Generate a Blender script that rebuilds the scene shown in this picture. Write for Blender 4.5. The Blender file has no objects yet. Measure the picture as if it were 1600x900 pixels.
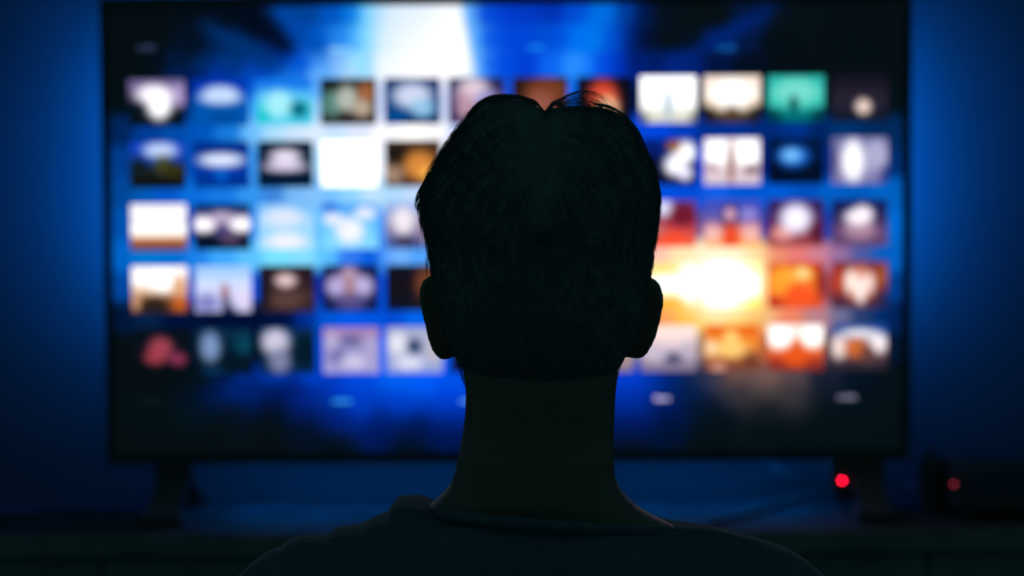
import bpy, bmesh, math, random
import numpy as np
from mathutils import Vector, Matrix, Euler
from mathutils.bvhtree import BVHTree

random.seed(7)
rng = np.random.default_rng(7)
scene = bpy.context.scene
COL = scene.collection
R = math.radians

# ------------------------------------------------------------------ camera
FPX = 3000.0                      # focal length in pixels of the 1600x900 frame
CAM_Z = 1.28
cam_data = bpy.data.cameras.new('camera')
cam_data.sensor_width = 36.0
cam_data.lens = FPX / 1600.0 * 36.0
cam_data.dof.use_dof = True
cam_data.dof.focus_distance = 1.505
cam_data.dof.aperture_fstop = 3.75
cam_data.clip_start = 0.05
cam = bpy.data.objects.new('camera', cam_data)
COL.objects.link(cam)
cam.location = (0, 0, CAM_Z)
cam.rotation_euler = (R(90 - 3.05), R(0.38), 0)
scene.camera = cam
CM = Euler(cam.rotation_euler).to_matrix()

# ------------------------------------------------------------------ world: a faint teal gloom of the unlit room
world = bpy.data.worlds.new('dim_room')
scene.world = world
world.use_nodes = True
bg = world.node_tree.nodes['Background']
bg.inputs[0].default_value = (0.0095, 0.045, 0.050, 1)
bg.inputs[1].default_value = 1.0

vs = scene.view_settings
vs.view_transform = 'Standard'
vs.look = 'None'
vs.exposure = 0.0
vs.gamma = 1.0
vs.use_curve_mapping = False

# ------------------------------------------------------------------ places
Y0 = 1.50        # plane of the ears
YS = 3.44        # screen plane
YW = 3.64        # wall

def at(px, py, Y):
    """point of the photograph (1600x900) at the depth Y"""
    d = CM @ Vector(((px - 800) / FPX, -(py - 450) / FPX, -1.0))
    t = Y / d.y
    return Vector((0, 0, CAM_Z)) + d * t

CMI = np.array(CM.inverted())
def to_px(P):
    q = (np.asarray(P) - np.array([0, 0, CAM_Z])) @ CMI.T
    return np.stack([800 + FPX * q[:, 0] / -q[:, 2], 450 - FPX * q[:, 1] / -q[:, 2]], 1)

# ------------------------------------------------------------------ helpers
def lin(c):
    c = np.asarray(c, float) / 255.0
    return np.where(c <= 0.04045, c / 12.92, ((c + 0.055) / 1.055) ** 2.4)

def tag(o, label=None, cat=None, group=None, kind=None):
    if label: o['label'] = label
    if cat: o['category'] = cat
    if group: o['group'] = group
    if kind: o['kind'] = kind
    return o

def empty(name, loc):
    o = bpy.data.objects.new(name, None)
    o.empty_display_size = 0.05
    COL.objects.link(o)
    o.location = loc
    return o

def link(name, me, m=None, parent=None, smooth=False):
    o = bpy.data.objects.new(name, me)
    COL.objects.link(o)
    if m: me.materials.append(m)
    if parent:
        o.parent = parent
        if parent.type == 'EMPTY': o.matrix_parent_inverse = Matrix.Translation(-parent.location)
    if smooth:
        me.polygons.foreach_set('use_smooth', [True] * len(me.polygons))
    return o

class MB:
    """collects shapes into one mesh"""
    def __init__(s): s.v = []; s.f = []
    def add(s, v, f):
        n = len(s.v)
        s.v += [tuple(p) for p in v]
        s.f += [tuple(i + n for i in q) for q in f]
        return s
    def box(s, a, b, bev=0.0, seg=2):
        bm = bmesh.new()
        bmesh.ops.create_cube(bm, size=1)
        c = [(a[i] + b[i]) / 2 for i in range(3)]; d = [abs(b[i] - a[i]) for i in range(3)]
        for v in bm.verts: v.co = Vector((c[0] + v.co.x * d[0], c[1] + v.co.y * d[1], c[2] + v.co.z * d[2]))
        if bev: bmesh.ops.bevel(bm, geom=bm.edges[:], offset=min(bev, min(d) * 0.45), segments=seg, profile=0.5, affect='EDGES')
        bm.verts.index_update()
        s.add([v.co[:] for v in bm.verts], [[v.index for v in f.verts] for f in bm.faces]); bm.free()
        return s
    def tube(s, pts, rad, n=10):
        pts = [Vector(p) for p in pts]
        rad = rad if hasattr(rad, '__len__') else [rad] * len(pts)
        rings = []; up = None
        for i, p in enumerate(pts):
            t = (pts[min(i + 1, len(pts) - 1)] - pts[max(i - 1, 0)]).normalized()
            if up is None:
                up = Vector((0, 0, 1)) if abs(t.z) < 0.9 else Vector((0, 1, 0))
            a = t.cross(up).normalized(); b = a.cross(t).normalized(); up = b
            rings.append([p + (a * math.cos(k * 2 * math.pi / n) + b * math.sin(k * 2 * math.pi / n)) * rad[i] for k in range(n)])
        v = [q for r in rings for q in r]
        f = []
        for i in range(len(pts) - 1):
            for k in range(n):
                f.append((i * n + k, i * n + (k + 1) % n, (i + 1) * n + (k + 1) % n, (i + 1) * n + k))
        f.append(tuple(range(n - 1, -1, -1))); f.append(tuple((len(pts) - 1) * n + k for k in range(n)))
        return s.add(v, f)
    def ball(s, c, r, nu=16, nv=10):
        r = r if hasattr(r, '__len__') else (r, r, r)
        v = []; f = []
        for j in range(1, nv):
            th = math.pi * j / nv
            for i in range(nu):
                ph = 2 * math.pi * i / nu
                v.append((c[0] + r[0] * math.sin(th) * math.cos(ph), c[1] + r[1] * math.sin(th) * math.sin(ph), c[2] + r[2] * math.cos(th)))
        top = len(v); v.append((c[0], c[1], c[2] + r[2])); bot = len(v); v.append((c[0], c[1], c[2] - r[2]))
        for j in range(nv - 2):
            for i in range(nu):
                f.append((j * nu + i, (j + 1) * nu + i, (j + 1) * nu + (i + 1) % nu, j * nu + (i + 1) % nu))
        for i in range(nu):
            f.append((top, i, (i + 1) % nu)); f.append((bot, (nv - 2) * nu + (i + 1) % nu, (nv - 2) * nu + i))
        return s.add(v, f)
    def chain(s, pts, rad, n=18):
        """tapered limb with round joints"""
        s.tube(pts, rad, n)
        for p, r in zip(pts, rad): s.ball(p, r, n, 10)
        return s
    def loft(s, rings, closed=True):
        n = len(rings[0]); v = [p for r in rings for p in r]; f = []
        for i in range(len(rings) - 1):
            for k in range(n):
                f.append((i * n + k, i * n + (k + 1) % n, (i + 1) * n + (k + 1) % n, (i + 1) * n + k))
        if closed:
            f.append(tuple(range(n - 1, -1, -1))); f.append(tuple((len(rings) - 1) * n + k for k in range(n)))
        return s.add(v, f)
    def mesh(s, name):
        me = bpy.data.meshes.new(name); me.from_pydata(s.v, [], s.f)
        bm = bmesh.new(); bm.from_mesh(me); bmesh.ops.recalc_face_normals(bm, faces=bm.faces); bm.to_mesh(me); bm.free()
        return me
    def build(s, name, m, parent=None, smooth=False):
        return link(name, s.mesh(name), m, parent, smooth)

def fused(mb, voxel, smooth_iter, factor=0.5):
    """one continuous skin grown round overlapping shapes"""
    me = mb.mesh('tmp'); o = bpy.data.objects.new('tmp', me); COL.objects.link(o)
    md = o.modifiers.new('r', 'REMESH'); md.mode = 'VOXEL'; md.voxel_size = voxel; md.use_smooth_shade = True
    if smooth_iter:
        sm = o.modifiers.new('s', 'SMOOTH'); sm.iterations = smooth_iter; sm.factor = factor
    dg = bpy.context.evaluated_depsgraph_get()
    out = bpy.data.meshes.new_from_object(o.evaluated_get(dg))
    bpy.data.objects.remove(o); bpy.data.meshes.remove(me)
    out.materials.clear()
    return out

# ------------------------------------------------------------------ materials
def mat(name, col, rough=0.6, spec=0.3, noise=None, bump=None, metal=0.0, emit=None, emit_s=0.0, sss=None):
    m = bpy.data.materials.new(name); m.use_nodes = True
    nt = m.node_tree; b = nt.nodes['Principled BSDF']
    b.inputs['Base Color'].default_value = (*col, 1)
    b.inputs['Roughness'].default_value = rough
    b.inputs['Specular IOR Level'].default_value = spec
    b.inputs['Metallic'].default_value = metal
    if sss:
        b.inputs['Subsurface Weight'].default_value = sss
        b.inputs['Subsurface Radius'].default_value = (0.012, 0.004, 0.002)
        b.inputs['Subsurface Scale'].default_value = 1.0
    tc = nt.nodes.new('ShaderNodeTexCoord')
    if noise:
        sc, amt, det = noise
        n = nt.nodes.new('ShaderNodeTexNoise'); n.inputs['Scale'].default_value = sc; n.inputs['Detail'].default_value = det
        nt.links.new(tc.outputs['Object'], n.inputs['Vector'])
        r = nt.nodes.new('ShaderNodeValToRGB')
        r.color_ramp.elements[0].position = 0.3; r.color_ramp.elements[1].position = 0.7
        r.color_ramp.elements[0].color = (*[c * (1 - amt) for c in col], 1)
        r.color_ramp.elements[1].color = (*[c * (1 + amt) for c in col], 1)
        nt.links.new(n.outputs['Fac'], r.inputs['Fac']); nt.links.new(r.outputs['Color'], b.inputs['Base Color'])
    if bump:
        sc, st, dist = bump
        n2 = nt.nodes.new('ShaderNodeTexNoise'); n2.inputs['Scale'].default_value = sc; n2.inputs['Detail'].default_value = 4
        nt.links.new(tc.outputs['Object'], n2.inputs['Vector'])
        bp = nt.nodes.new('ShaderNodeBump'); bp.inputs['Strength'].default_value = st; bp.inputs['Distance'].default_value = dist
        nt.links.new(n2.outputs['Fac'], bp.inputs['Height']); nt.links.new(bp.outputs['Normal'], b.inputs['Normal'])
    if emit:
        b.inputs['Emission Color'].default_value = (*emit, 1); b.inputs['Emission Strength'].default_value = emit_s
    return m

def screen_mat(name):
    m = bpy.data.materials.new(name); m.use_nodes = True
    nt = m.node_tree; b = nt.nodes['Principled BSDF']
    b.inputs['Base Color'].default_value = (0.004, 0.004, 0.005, 1)
    b.inputs['Roughness'].default_value = 0.35; b.inputs['Specular IOR Level'].default_value = 0.15
    a = nt.nodes.new('ShaderNodeAttribute'); a.attribute_name = 'Col'
    nt.links.new(a.outputs['Color'], b.inputs['Emission Color']); b.inputs['Emission Strength'].default_value = 1.0
    return m

M = {
    'wall': mat('wall_paint', (0.085, 0.09, 0.10), 0.8, 0.2, noise=(3, 0.06, 4), bump=(90, 0.15, 0.002)),
    'floor': mat('floor_boards', (0.05, 0.05, 0.052), 0.6, 0.3, noise=(5, 0.2, 5)),
    'bench': mat('dark_stained_wood', (0.21, 0.20, 0.185), 0.75, 0.12, noise=(14, 0.25, 6), bump=(40, 0.1, 0.001)),
    'bench_top': mat('dark_bench_top', (0.052, 0.056, 0.06), 0.85, 0.08, noise=(14, 0.25, 6)),
    'plastic': mat('black_plastic', (0.060, 0.064, 0.064), 0.5, 0.25, noise=(30, 0.08, 3)),
    'plastic_m': mat('matt_black_plastic', (0.064, 0.068, 0.068), 0.65, 0.2, noise=(60, 0.1, 3)),
    'panel': mat('blue_black_panel', (0.060, 0.064, 0.100), 0.45, 0.3, noise=(30, 0.08, 3)),
    'rubber': mat('cable_rubber', (0.060, 0.064, 0.064), 0.6, 0.2, noise=(50, 0.1, 2)),
    'metal': mat('grey_metal', (0.10, 0.10, 0.105), 0.4, 0.5, metal=0.6, noise=(40, 0.05, 2)),
    'red_on': mat('red_light_on', (0.2, 0.0, 0.0), 0.4, 0.3, emit=(1.0, 0.004, 0.035), emit_s=34.0),
    'red_dim': mat('red_light_dim', (0.2, 0.0, 0.0), 0.4, 0.3, emit=(1.0, 0.06, 0.1), emit_s=1.7),
    'led_side': mat('blue_led_strip', (0.1, 0.1, 0.2), 0.5, 0.2, emit=(0.0, 0.185, 1.0), emit_s=200.0),
    'led_low': mat('blue_led_strip_low', (0.1, 0.1, 0.2), 0.5, 0.2, emit=(0.0, 0.23, 1.0), emit_s=27.0),
    'screen': screen_mat('lit_screen'),
    'skin': mat('skin', (0.20, 0.115, 0.085), 0.5, 0.3, noise=(60, 0.08, 4), bump=(300, 0.1, 0.0008), sss=0.12),
    'hair': mat('black_hair', (0.13, 0.125, 0.12), 0.55, 0.25, noise=(80, 0.2, 3)),
    'shirt': mat('navy_cotton', (0.11, 0.115, 0.14), 0.9, 0.1, noise=(120, 0.12, 4), bump=(500, 0.15, 0.0006)),
    'trouser': mat('charcoal_cotton', (0.04, 0.042, 0.05), 0.9, 0.1, noise=(120, 0.12, 4)),
    'shoe': mat('black_leather', (0.03, 0.03, 0.03), 0.5, 0.3, noise=(40, 0.1, 3)),
    'eye': mat('eye_white', (0.6, 0.58, 0.55), 0.3, 0.4, noise=(40, 0.03, 2)),
    'iris': mat('dark_iris', (0.03, 0.018, 0.01), 0.2, 0.5, noise=(200, 0.2, 2)),
    'ottoman': mat('dark_upholstery', (0.03, 0.03, 0.035), 0.95, 0.1, noise=(100, 0.15, 4), bump=(400, 0.2, 0.001)),
}

_b = M['shirt'].node_tree.nodes['Principled BSDF']       # the nap of the cotton catches light at the rim
_b.inputs['Sheen Weight'].default_value = 0.3
_b.inputs['Sheen Roughness'].default_value = 0.22
_b.inputs['Sheen Tint'].default_value = (0.9, 0.95, 1.0, 1)

# ------------------------------------------------------------------ the room
BZ = at(800, 775, YW).z                 # top of the bench
tag(MB().box((-2.6, YW, 0), (2.6, YW + 0.12, 2.6)).build('wall_back', M['wall']), kind='structure')
tag(MB().box((-2.6, -0.8, -0.06), (2.6, YW + 0.12, 0)).build('floor', M['floor']), kind='structure')
tag(MB().box((-2.6, YW - 0.015, 0), (2.6, YW, 0.09), 0.004).build('baseboard_back', M['wall']), kind='structure')

# ------------------------------------------------------------------ media bench under the television
bench = empty('media_bench', (0, 3.42, 0))
tag(bench, 'long low dark wooden media bench the television stands on', 'media bench')
BF, BB, BW = 3.255, YW - 0.017, 1.45
MB().box((-BW, BF, BZ - 0.035), (BW, BB, BZ), 0.003).build('top', M['bench_top'], bench)
MB().box((-BW, BF - 0.006, BZ - 0.036), (BW, BF - 0.0005, BZ - 0.001), 0.002).build('front_edge', M['bench'], bench)
MB().box((-BW + 0.02, BF + 0.03, 0.14), (BW - 0.02, BB - 0.01, BZ - 0.035), 0.003).build('body', M['bench'], bench)
dw = (2 * BW - 0.06) / 4
for i in range(4):
    x0 = -BW + 0.03 + i * dw
    d = MB().box((x0 + 0.003, BF + 0.012, 0.15), (x0 + dw - 0.003, BF + 0.03, BZ - 0.04), 0.002).build('door', M['bench'], bench)
    MB().tube([(x0 + dw / 2 - 0.06, BF + 0.004, BZ - 0.09), (x0 + dw / 2 + 0.06, BF + 0.004, BZ - 0.09)], 0.006).build('handle', M['metal'], d)
for sx in (-1, 1):
    for yy in (BF + 0.07, BB - 0.07):
        MB().tube([(sx * (BW - 0.12), yy, 0), (sx * (BW - 0.12), yy, 0.142)], [0.018, 0.026], 14).build('leg', M['bench'], bench)

# ------------------------------------------------------------------ television
tv_c = at(792.5, 722, YS)
tv = empty('television', (tv_c.x, YS + 0.02, BZ))
tag(tv, 'large flat television on two feet showing a grid of film thumbnails', 'television')
OL, OR_ = at(161.5, 360, YS).x, at(1423.5, 360, YS).x
SL, SR = at(175.5, 360, YS).x, at(1409.5, 360, YS).x
OT, OB = at(792, -8, YS).z, at(792, 722, YS).z
ST, SB = at(792, 7, YS).z, at(792, 705, YS).z
def frame_bar(a, b): return MB().box(a, b, 0.002)
f0, f1 = YS - 0.004, YS + 0.022
frame_bar((OL, f0, ST), (OR_, f1, OT)).build('bezel', M['plastic'], tv)
frame_bar((OL, f0, OB), (OR_, f1, SB)).build('bezel', M['plastic'], tv)
frame_bar((OL, f0, SB), (SL, f1, ST)).build('bezel', M['plastic'], tv)
frame_bar((SR, f0, SB), (OR_, f1, ST)).build('bezel', M['plastic'], tv)
back = MB().box((OL + 0.004, YS + 0.018, OB + 0.001), (OR_ - 0.004, YS + 0.045, OT - 0.004), 0.008)
back.box((OL + 0.3, YS + 0.04, OB + 0.02), (OR_ - 0.3, YS + 0.07, OB + 0.42), 0.012)
back.build('back_cover', M['plastic_m'], tv)
# bias lighting stuck to the back
for x in (OL + 0.085, OR_ - 0.085):
    MB().box((x - 0.006, YS + 0.045, at(0, 470, YS).z), (x + 0.006, YS + 0.049, at(0, 70, YS).z)).build('led_strip', M['led_side'], tv)
MB().box((at(330, 0, YS).x, YS + 0.031, OB - 0.0035), (at(1285, 0, YS).x, YS + 0.041, OB + 0.0005)).build('led_strip', M['led_low'], tv)

# feet: an upside-down V seen end on
def tv_foot(px, lean):
    x = at(px, 740, YS).x
    mb = MB()
    top = Vector((x, YS + 0.02, OB + 0.012))
    fr = Vector((x - lean * 0.004, YS - 0.10, BZ + 0.010)); rr = Vector((x + lean * 0.018, YS + 0.125, BZ + 0.010))
    mb.box((x - 0.036, YS + 0.0, OB - 0.030), (x + 0.036, YS + 0.04, OB + 0.004), 0.004)
    for e, w in ((fr, 0.028), (rr, 0.022)):
        ring = []
        for t in np.linspace(0, 1, 7):
            c = (top + Vector((0, 0, -0.03))).lerp(e, t)
            ring.append([(c.x - w, c.y - 0.012, c.z), (c.x + w, c.y - 0.012, c.z), (c.x + w, c.y + 0.012, c.z), (c.x - w, c.y + 0.012, c.z)])
        mb.loft(ring)
        mb.box((e.x - w - 0.012, e.y - 0.022, BZ), (e.x + w + 0.012, e.y + 0.022, BZ + 0.022), 0.006)
    return mb.build('leg', M['plastic'], tv)
tv_foot(272, 1); tv_foot(1352, -1)
# sensor lump with its standby light under the right side
q = at(1318, 748, YS)
sens = MB().box((q.x - 0.026, YS - 0.002, q.z - 0.022), (q.x + 0.040, YS + 0.022, OB + 0.002), 0.005).build('sensor', M['plastic'], tv)
q = at(1316, 751, YS - 0.004)
MB().ball((q.x, YS - 0.003, q.z), (0.0022, 0.0016, 0.0022), 16, 10).build('standby_light', M['red_on'], sens, True)

# ---- the picture on the screen, painted on a fine mesh
W_ = 255
PTS = """
188 20 4 12 16|240 20 4 12 16|300 20 3 11 20|360 20 2 10 22|400 18 2 10 30|418 16 2 18 50|448 20 0 60 140|480 20 0 65 150|520 20 0 80 190|544 20 0 110 220|566 20 30 150 240|584 22 110 200 255|620 22 210 235 250|660 22 215 230 250|700 22 255 250 245|720 22 235 245 255|733 22 60 140 240|760 22 0 70 215|796 22 0 60 205
188 60 4 12 16|240 60 4 12 16|300 60 2 12 28|340 60 0 32 80|384 76 0 45 105|400 40 1 8 25|420 48 1 10 35|440 60 0 25 80|464 52 0 65 165|492 60 0 90 210|532 60 30 130 235|556 60 70 170 250|576 60 110 220 255|600 60 190 245 255|640 60 235 240 250|680 60 245 240 240|720 60 250 250 250|733 60 150 215 255|741 60 60 150 250|760 60 0 80 225|796 60 0 70 220
320 46 2 20 48|360 62 0 40 95|300 78 2 18 40|416 82 0 40 110|440 88 0 55 160|350 40 2 12 30
200 100 4 12 16|240 100 3 12 22|280 100 2 22 55|320 100 0 40 100|360 100 0 50 125|400 100 0 55 150|440 100 0 65 190|472 100 0 85 220|500 100 70 150 245|528 100 130 185 250|560 100 150 225 255|592 100 240 245 250|640 100 255 250 245|712 100 255 250 250|730 100 170 225 250|745 100 90 170 250|762 100 10 90 235|792 100 0 75 225
187 112 4 13 18|280 114 0 30 80|340 114 0 50 160|400 114 0 70 190|450 114 20 120 235|500 114 100 175 250|550 114 170 215 250|600 114 235 240 250
820 16 0 55 190|861 16 0 50 180|902 16 0 75 210|942 16 0 105 215|983 16 0 60 160|1007 16 2 20 70|1032 16 4 14 25|1100 16 5 14 18|1186 18 3 20 50|1250 16 5 14 18|1330 16 5 14 18|1395 16 5 14 18
1186 32 3 25 75|1160 48 1 28 85|1120 30 5 14 20|1080 40 5 14 18|1225 20 4 16 28|1220 45 5 14 18
820 61 0 68 215|841 61 0 75 210|873 61 0 80 220|902 61 0 110 240|930 61 0 120 235|955 61 0 80 210|983 61 0 45 150|1007 61 2 12 40|1044 61 4 14 20|1085 66 3 15 35|1117 61 0 30 100|1137 61 0 35 110|1166 61 3 20 60|1210 61 4 12 20|1300 61 5 14 18|1395 61 5 14 18
821 100 0 60 210|861 100 10 100 240|898 100 50 140 255|914 100 20 120 250|942 100 0 75 225|971 100 0 50 190|999 100 0 30 120|1024 100 0 25 95|1056 100 0 35 130|1085 100 0 30 110|1117 100 1 18 60|1170 100 3 12 30|1230 100 4 12 18|1300 100 5 14 18|1395 100 5 14 18
188 156 4 14 20|300 135 0 25 90|302 170 0 45 120|399 140 10 100 220|398 167 60 160 245|500 140 90 170 250|500 170 150 205 250|601 140 190 210 250|601 170 205 215 250|703 140 205 215 250|703 170 200 215 250|803 156 0 80 220|902 156 0 110 250|994 156 0 20 70|1099 156 2 20 50|1196 156 3 18 35|1295 156 3 15 30|1396 156 4 14 20
188 204 0 35 90|227 204 0 60 150|277 204 0 75 170|310 204 0 85 190|360 204 20 120 220|393 204 110 190 250|427 204 170 220 250|460 204 200 225 250|493 204 215 230 250|520 204 195 222 255|560 204 215 225 250|600 204 240 240 250|640 204 255 253 250|690 204 250 245 245|712 204 180 200 250|760 204 60 130 240|850 204 0 90 230|950 204 0 75 225|1000 200 0 70 220|1030 204 0 70 225|1063 204 0 60 190|1113 204 0 45 140|1147 204 0 45 140|1197 204 0 40 120|1247 204 0 50 140|1280 204 0 35 100|1313 204 0 50 110|1380 204 0 40 90|1400 204 0 40 90
187 254 0 60 140|300 254 0 75 180|400 254 60 150 240|500 254 170 215 250|600 254 235 240 250|703 254 230 235 250|803 254 60 130 240|902 254 0 80 230|998 254 0 60 215|1098 254 0 60 205|1197 254 0 30 120|1295 254 0 40 130|1397 254 0 45 110
187 302 0 70 150|227 302 0 90 185|260 302 0 85 200|300 302 10 110 220|347 302 20 120 230|393 302 50 150 240|427 302 60 130 220|460 302 120 185 245|493 302 130 190 250|513 302 110 190 250|547 302 140 210 250|580 302 190 225 250|613 302 170 215 250|647 302 190 215 250|700 302 100 170 250|800 302 30 110 240|900 302 0 85 230|1000 302 0 75 225|1040 302 0 80 225|1080 302 0 75 215|1113 302 20 95 230|1167 302 0 85 210|1213 302 0 90 215|1263 302 0 80 190|1297 302 0 95 200|1347 302 0 90 190|1380 302 0 100 200|1397 302 0 95 190
187 351 0 80 175|300 351 0 60 170|400 351 40 140 240|500 351 100 190 250|600 351 80 150 245|703 351 60 140 245|803 351 20 100 240|902 351 10 80 220|998 351 90 90 190|1098 351 90 70 150|1195 351 60 60 160|1293 351 10 60 170|1397 351 0 105 210
187 400 0 100 200|227 400 0 120 210|277 400 0 110 210|303 400 30 130 235|347 400 60 165 250|393 400 90 190 255|427 400 120 225 255|477 400 130 220 255|510 400 90 190 255|547 402 50 120 240|580 402 0 90 225|607 400 90 160 250|623 400 120 180 255|653 400 80 160 250|720 400 40 120 240|850 400 60 90 200|960 400 200 130 150|1030 400 255 190 190|1063 400 255 240 210|1097 400 255 250 235|1147 400 255 240 190|1180 400 255 215 150|1213 400 235 130 110|1247 400 235 120 120|1280 400 210 130 150|1313 400 150 110 160|1347 400 80 90 160|1380 400 10 90 190|1397 400 0 100 200
187 449 0 70 160|300 449 0 70 190|400 449 10 80 220|500 449 0 40 160|600 449 0 75 215|703 449 0 80 220|803 449 30 60 160|902 449 120 90 120|998 449 255 190 120|1098 449 255 250 235|1196 440 255 215 140|1196 470 250 175 100|1293 449 150 65 75|1397 449 0 60 140
187 495 0 20 55|227 495 5 32 70|277 495 0 15 55|347 495 0 12 50|393 495 0 12 50|443 495 0 15 60|477 495 0 45 140|510 495 0 85 215|547 495 0 90 235|580 495 0 85 225|613 495 0 75 210|647 495 0 100 235|720 495 0 90 230|850 495 40 70 170|960 495 200 120 90|1037 495 255 150 90|1073 495 255 180 50|1113 495 255 215 110|1147 495 255 200 60|1180 495 250 170 60|1195 497 235 180 140|1230 495 240 130 100|1280 495 190 130 140|1313 495 110 110 150|1347 495 40 60 110|1380 495 0 45 110|1400 495 0 30 80
187 545 4 13 18|300 545 3 18 35|400 545 2 16 35|500 545 0 75 210|601 545 20 100 240|703 545 10 95 240|803 545 0 85 230|902 545 20 80 210|998 545 120 120 150|1098 545 150 120 110|1195 545 180 90 60|1293 545 80 65 75|1397 545 3 20 45
187 590 4 13 18|250 592 4 13 18|310 592 3 14 22|347 590 0 20 60|377 590 0 40 130|427 590 0 55 170|493 590 0 65 205|560 592 0 75 225|620 592 0 95 240|660 592 0 90 245|710 592 0 80 235|800 592 0 75 230|900 592 0 65 220|990 590 0 60 205|1020 590 0 50 165|1050 590 0 35 110|1090 592 20 40 80|1110 592 60 55 75|1150 592 110 80 75|1200 592 120 90 85|1240 592 90 70 75|1290 592 25 30 50|1340 592 5 18 35|1397 590 4 15 22
240 615 4 13 18|293 615 3 15 25|327 615 0 20 70|360 613 0 35 120|393 615 0 30 110|427 615 0 18 75|460 615 0 25 110|493 615 0 40 150|540 612 0 62 205|1080 610 0 25 75|1150 610 45 45 55|1200 610 75 65 65|1240 610 50 50 55|1290 610 12 22 35|1350 610 4 16 25
187 640 4 14 18|240 645 4 14 18|293 645 3 18 28|360 645 4 15 25|427 645 3 12 20|477 645 0 15 70|510 645 0 24 95|480 630 0 45 150|520 630 0 60 195|560 630 0 65 205|620 630 0 65 210|700 630 0 65 215|800 630 0 60 200|900 630 0 60 200|990 630 0 47 170|1040 635 0 27 100|1100 635 2 18 40|1200 635 18 25 33|1300 640 4 16 22|1397 640 4 15 20
530 655 0 30 120|600 655 0 34 125|700 655 0 40 150|800 655 0 35 130|900 655 0 35 130|990 655 0 28 110|1050 655 0 20 70|1120 660 4 15 22
187 672 5 14 17|260 675 5 14 17|340 675 5 14 17|420 675 5 14 17|480 672 4 14 25|600 675 0 20 80|650 675 0 20 80|700 675 0 18 75|800 675 0 16 65|900 675 0 16 65|990 672 0 18 75|1050 672 0 15 45|1110 672 4 15 20|1200 672 4 15 20|1300 672 4 15 20|1397 672 4 15 20
187 696 5 14 17|300 696 5 14 17|420 696 5 14 17|520 696 4 14 20|640 696 4 14 24|760 696 4 14 26|880 696 4 14 26|990 696 4 14 24|1100 696 4 14 18|1250 696 4 14 18|1397 696 4 14 18
"""
CTRL = np.array([[float(t) for t in e.split()] for ln in PTS.strip().splitlines() for e in ln.split('|')])

def hdr(rgb):
    """display values 0..255 to light, the whites brighter than the film can hold"""
    L = lin(np.clip(rgb, 0, 255))
    lo = rgb.min(1) / 255.0
    hi = rgb.max(1) / 255.0
    k = np.clip((lo - 0.70) / 0.3, 0, 1); k2 = np.clip((hi - 0.9) / 0.1, 0, 1)
    return L * (1 + 0.22 * k * k)[:, None] * (1 + 0.06 * k2)[:, None]

def paint_bg(q):
    out = np.zeros((len(q), 3))
    for i in range(0, len(q), 6000):
        s = q[i:i + 6000]
        d2 = ((s[:, None, 0] - CTRL[None, :, 0]) / 1.0) ** 2 + ((s[:, None, 1] - CTRL[None, :, 1]) * 1.25) ** 2
        e2 = 420.0 + 900.0 * np.clip((s[:, 1] - 585) / 40, 0, 1)
        w = 1.0 / (d2 + e2[:, None]) ** 3
        out[i:i + 6000] = (w @ CTRL[:, 2:]) / w.sum(1)[:, None]
    x, y = q[:, 0], q[:, 1]
    def mix(a, c):
        nonlocal out
        a = np.clip(a, 0, 1)[:, None]; out = out * (1 - a) + np.array(c, float) * a
    def streak(x0, y0, x1, y1, s, c, p):
        L = math.hypot(x1 - x0, y1 - y0); tx_, ty_ = (x1 - x0) / L, (y1 - y0) / L
        u = ((x - x0) * tx_ + (y - y0) * ty_) / L; v = -(x - x0) * ty_ + (y - y0) * tx_
        mix(p * np.exp(-(v / s) ** 2) / (1 + np.exp(-(u + 0.02) * 18)) / (1 + np.exp((u - 1.0) * 18)), c)
    # beams of light in the upper part of the picture
    streak(325, 42, 440, 108, 11, (0, 52, 122), .7)
    streak(385, 14, 452, 82, 15, (1, 9, 30), .8)
    streak(425, 8, 505, 84, 15, (0, 72, 172), .7)
    streak(946, 4, 884, 118, 20, (0, 116, 240), .6)
    streak(905, 85, 888, 118, 15, (60, 150, 255), .5)
    streak(1010, 0, 985, 110, 13, (1, 22, 80), .5)
    streak(1205, 12, 1035, 112, 10, (0, 36, 120), .75)
    top = 1 / (1 + np.exp((y - 128) / 8))
    xl = 582 - 0.02 * y; xr = 721 + 0.19 * y
    inside = 1 / (1 + np.exp(-(x - xl) / 9)) / (1 + np.exp((x - xr) / 3.5))
    mix(top * .85 * np.exp(-((x - xr - 6) / 9) ** 2), (70, 160, 250))
    mix(top * .8 * np.exp(-((x - xl + 4) / 14) ** 2), (105, 205, 255))
    g_ = np.clip((x - 600) / 110 * .6 + y / 110 * .5, 0, 1)[:, None]
    a_ = (top * .9 * inside)[:, None]
    out = out * (1 - a_) + a_ * (np.array((205, 226, 250.)) * (1 - g_) + np.array((255, 250, 246.)) * g_)
    # the burst of the explosion
    def blob(cx, cy, rx, ry, c, p=1.0):
        nonlocal out
        d = ((q[:, 0] - cx) / rx) ** 2 + ((q[:, 1] - cy) / ry) ** 2
        a = (p * np.exp(-d ** 1.5))[:, None]
        out = out * (1 - a) + np.array(c, float) * a
    blob(1118, 442, 96, 66, (255, 205, 90), 0.8)
    blob(1045, 443, 60, 26, (255, 250, 225), 1.0)
    blob(1128, 441, 64, 60, (255, 255, 245), 1.0)
    return out

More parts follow.
